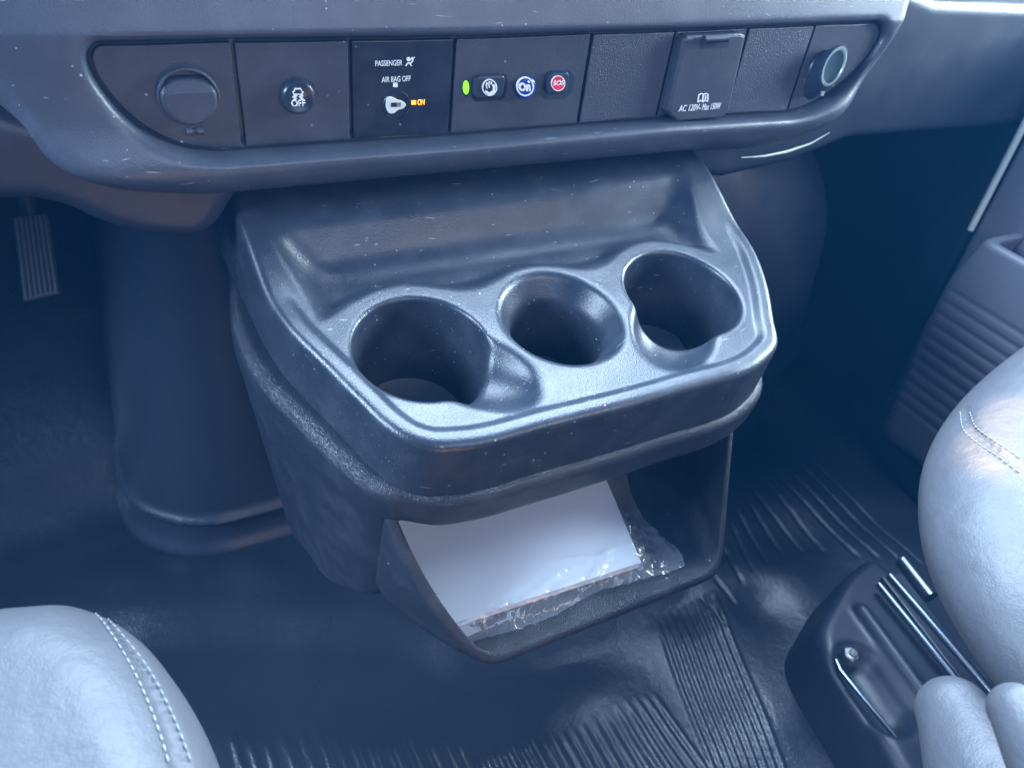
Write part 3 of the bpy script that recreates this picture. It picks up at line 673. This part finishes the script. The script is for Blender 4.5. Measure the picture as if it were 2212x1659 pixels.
PS = spline([(1.0, .285), (.82, .28), (.67, .264), (.563, .236), (.474, .194), (.410, .140), (.377, .080), (.371, .01), (.371, -.1), (.7, -.16), (1.0, -.1)], 6)
def f_ps(X, Y, Z):
    bulge = .028*(1-((Z-.375)/.09)**2)
    d = polysd(PS, X.reshape(X.shape[0], -1)[:, :1]*np.ones((1, Y.shape[1])), Y.reshape(1, -1)*np.ones((X.shape[0], 1)))[:, :, None]
    d = d-.0+.022-np.clip(bulge, -.05, .03)
    top = Z-.435-.03*sst(.5, .8, X)
    a = d+.05; b = top+.05
    s = np.sqrt(np.maximum(a, 0)**2+np.maximum(b, 0)**2)+np.minimum(np.maximum(a, b), 0)-.05
    return smax(s, (.325-Z)*.8+.25*(.5-X), .07)
ps = empty('passenger_seat', (.7, .05, .2), 'light grey vinyl passenger seat cushion with stitched top seam and sunlit spot, right edge', 'seat')
f_ps2 = with_grooves(f_ps, [[(2084, 880), (2094, 915), (2125, 950), (2165, 982), (2215, 1018)]], .0012, .003)
sdf_obj('cushion', f_ps2, (.33, -.08, .225), (.86, .32, .475), .0024, M_seat, ps)
stitches('stitching', f_ps, [(2074, 890), (2080, 925), (2110, 955), (2155, 985), (2215, 1030)], ps)
stitches('stitching', f_ps, [(2095, 890), (2105, 918), (2138, 945), (2175, 970), (2215, 998)], ps)
hit = march(f_ps, 2192, 938)
if hit is not None: sp.rotation_euler = (Vector(hit)-sp.location).to_track_quat('-Z', 'Y').to_euler()
def caps(px_a, px_b, z, ra, rb, fl=.6):
    a = at(*px_a, z=z); b = at(*px_b, z=z-.0)
    def f(X, Y, Z): return seg(X, Y, Z, a, b, ra, rb)
    return f, np.minimum(a, b)-max(ra, rb)-.006, np.maximum(a, b)+max(ra, rb)+.006
f, lo, hi = caps((2062, 1542), (2200, 1820), .36, .0205, .040)
sdf_obj('side_trim', f, tuple(lo), tuple(hi), .002, M_seat, ps)
f, lo, hi = caps((2196, 1535), (2310, 1700), .435, .0125, .022)
sdf_obj('side_trim', f, tuple(lo), tuple(hi), .002, M_seat, ps)

# seat mount on the floor
sm = empty('seat_base', (.65, .15, 0), 'black seat mount with steel slide rails and a bolt on the rubber floor', 'seat base')
ZB = .08
def plan(pts, z): return [at(*p, z=z)[:2] for p in pts]
P3 = spline(plan([(1893, 1205), (1925, 1228), (2010, 1350), (2110, 1500), (2230, 1690), (2230, 1900), (2100, 1900), (1960, 1680), (1860, 1510), (1800, 1430), (1772, 1370), (1800, 1295), (1850, 1225)], ZB), 5)
def f_mount(X, Y, Z):
    d = polysd(P3, X[:, :, 0]*np.ones((1, Y.shape[1])), Y[:, :, 0]*np.ones((X.shape[0], 1)))[:, :, None]
    d = d-.25*np.maximum(0, ZB-Z)*.6
    s = rext(d, Z-ZB, .012)
    q = at(1862, 1440, z=ZB); dd = seg(X, Y, Z, (q[0], q[1], ZB), tuple(at(1925, 1530, z=ZB)), .024)
    s = smax(s, -dd, .012)
    a = at(1862, 1318, z=ZB+.004); b = at(2030, 1545, z=ZB+.004); s = smin(s, seg(X, Y, Z, a, b, .007), .008)
    return s
sdf_obj('mount_bracket', f_mount, (.40, -.04, -.002), (.80, .33, ZB+.02), .0028, M_dark, sm)
for (a, b, r_) in [((1898, 1262), (2185, 1612), .0042), ((1922, 1243), (2212, 1575), .0042), ((1948, 1212), (2010, 1290), .0085)]:
    bm_obj('slide_rail', tube([at(*a, z=ZB+.012), at(*b, z=ZB+.012)], r_, 10), M_metal, sm)
A_ = at(1910, 1252, z=ZB+.004)
q = [at(*p, z=ZB+.010) for p in [(1905, 1245), (1950, 1235), (2235, 1610), (2200, 1630)]]
prism('rail_channel', q, (0, 0, -.02), M_dark, sm, .002)
b = Vector(at(1838, 1412, z=ZB-.01)); bm = lathe([(.0001, .012), (.004, .011), (.0055, .008), (.0055, .004), (.0085, .003), (.009, 0)], b, Vector((-.35, -.3, .85)), (1, 0, 0), 6)
bm_obj('bolt', bm, M_bolt, sm, False)
bm_obj('edge_wire', tube([at(*p, z=ZB-.005) for p in [(1806, 1425), (1815, 1447), (1860, 1503), (1925, 1580), (2005, 1680)]], .0022, 8), M_metal, sm)

# ------------------------------------------------------------------ door, sill, kick panel
dr = empty('passenger_door', (1.0, .1, .1), 'grey passenger door trim with a ribbed map pocket, right side', 'door')
XD = 1.0
def f_dpan(X, Y, Z):
    return rext(np.maximum(Y-.527+.0*Z, -1), -(X-XD)-0*Z, .012)
prism('door_panel', [(XD, .524, -.05), (XD, -.4, -.05), (XD, -.4, .60), (XD, .524, .60)], (.05, 0, 0), M_door, dr, .006, 3)
bm_obj('door_seal', tube([(XD-.008, .525, .345), (XD-.008, .527, .5), (XD-.008, .527, .60)], .0042, 10), flat('pale_seal', (.55, .6, .58), .4), dr)
def f_pocket(X, Y, Z):
    front = .492-.10*np.maximum(0, .22-Z)-.25*np.maximum(0, Z-.30)
    s = smax(smax(Y-front, (XD-.072)-X, .02), Z-.368, .006); s = smax(s, .05-Z, .02); s = np.maximum(s, X-XD)
    inn = smax(smax(Y-front+.014, (XD-.058)-X, .014), .10-Z, .02); s = smax(s, -inn, .004)
    zz = Z; ph_ = ((zz-.145)/.0175) % 1.0; g = .0026*np.exp(-((ph_-.5)/.13)**2)*sst(.10, .11, zz)*(1-sst(.292, .300, zz))*(1-sst(.47, .49, Y+0*zz))
    return s+g
sdf_obj('map_pocket', f_pocket, (XD-.08, -.1, .04), (XD+.005, .51, .376), .003, M_door, dr)
slt = prism('sill_trim', [(*p, .0) for p in plan([(1838, 738), (1850, 860), (1930, 960), (2005, 1040), (2300, 1300), (2350, 900)], .045)], (0, 0, .045), M_dark, None, .012, 4)
tag(slt, 'dark plastic door sill trim on the floor beside the passenger door', 'sill trim')
kp = slab('kick_panel', [(1.035, .545, -.1), (1.035, 1.22, -.1), (1.035, 1.22, .52), (1.035, .545, .52)], (.05, 0, 0), M_deep, None, .01)
tag(kp, 'dark kick panel ahead of the passenger door', 'trim panel')
tag(slab('door_jamb', [(1.10, -.4, -.1), (1.10, .7, -.1), (1.10, .7, .58), (1.10, -.4, .58)], (.04, 0, 0), M_deep, None, .01), 'dark door jamb behind the passenger door trim', 'door jamb')

# ------------------------------------------------------------------ accelerator pedal
ap = empty('accelerator_pedal', (-.07, .8, .3), 'grey ribbed accelerator pedal hanging in the left footwell', 'pedal')
YP = .74; pc = [at(*p, y=y) for p, y in [((26, 470), .775), ((104, 462), .775), ((131, 636), YP), ((50, 653), YP)]]
prism('pedal_pad', pc, (0, .008, -.004), mat('pedal_rubber', (.03, .04, .055), .5, 800, .3), ap, .003, 3)
bm = bmesh.new(); A, B, C_, D_ = [np.array(p) for p in pc]
for k in range(7):
    t = .1+.8*k/6; tube([A+(B-A)*t+(0, -.001, .0), (D_+(C_-D_)*t)*.94+(A+(B-A)*t)*.06+(0, -.001, 0)], .0019, 8, bm)
bm_obj('pedal_rib', bm, mat('pedal_rib_rubber', (.045, .058, .075), .5, 800, .3), ap)
bm_obj('pedal_arm', tube([tuple((A+B)/2+(0, .01, -.02)), tuple((A+B)/2+(.0, .08, .12)), tuple((A+B)/2+(0, .12, .25))], .009, 10), M_deep, ap)
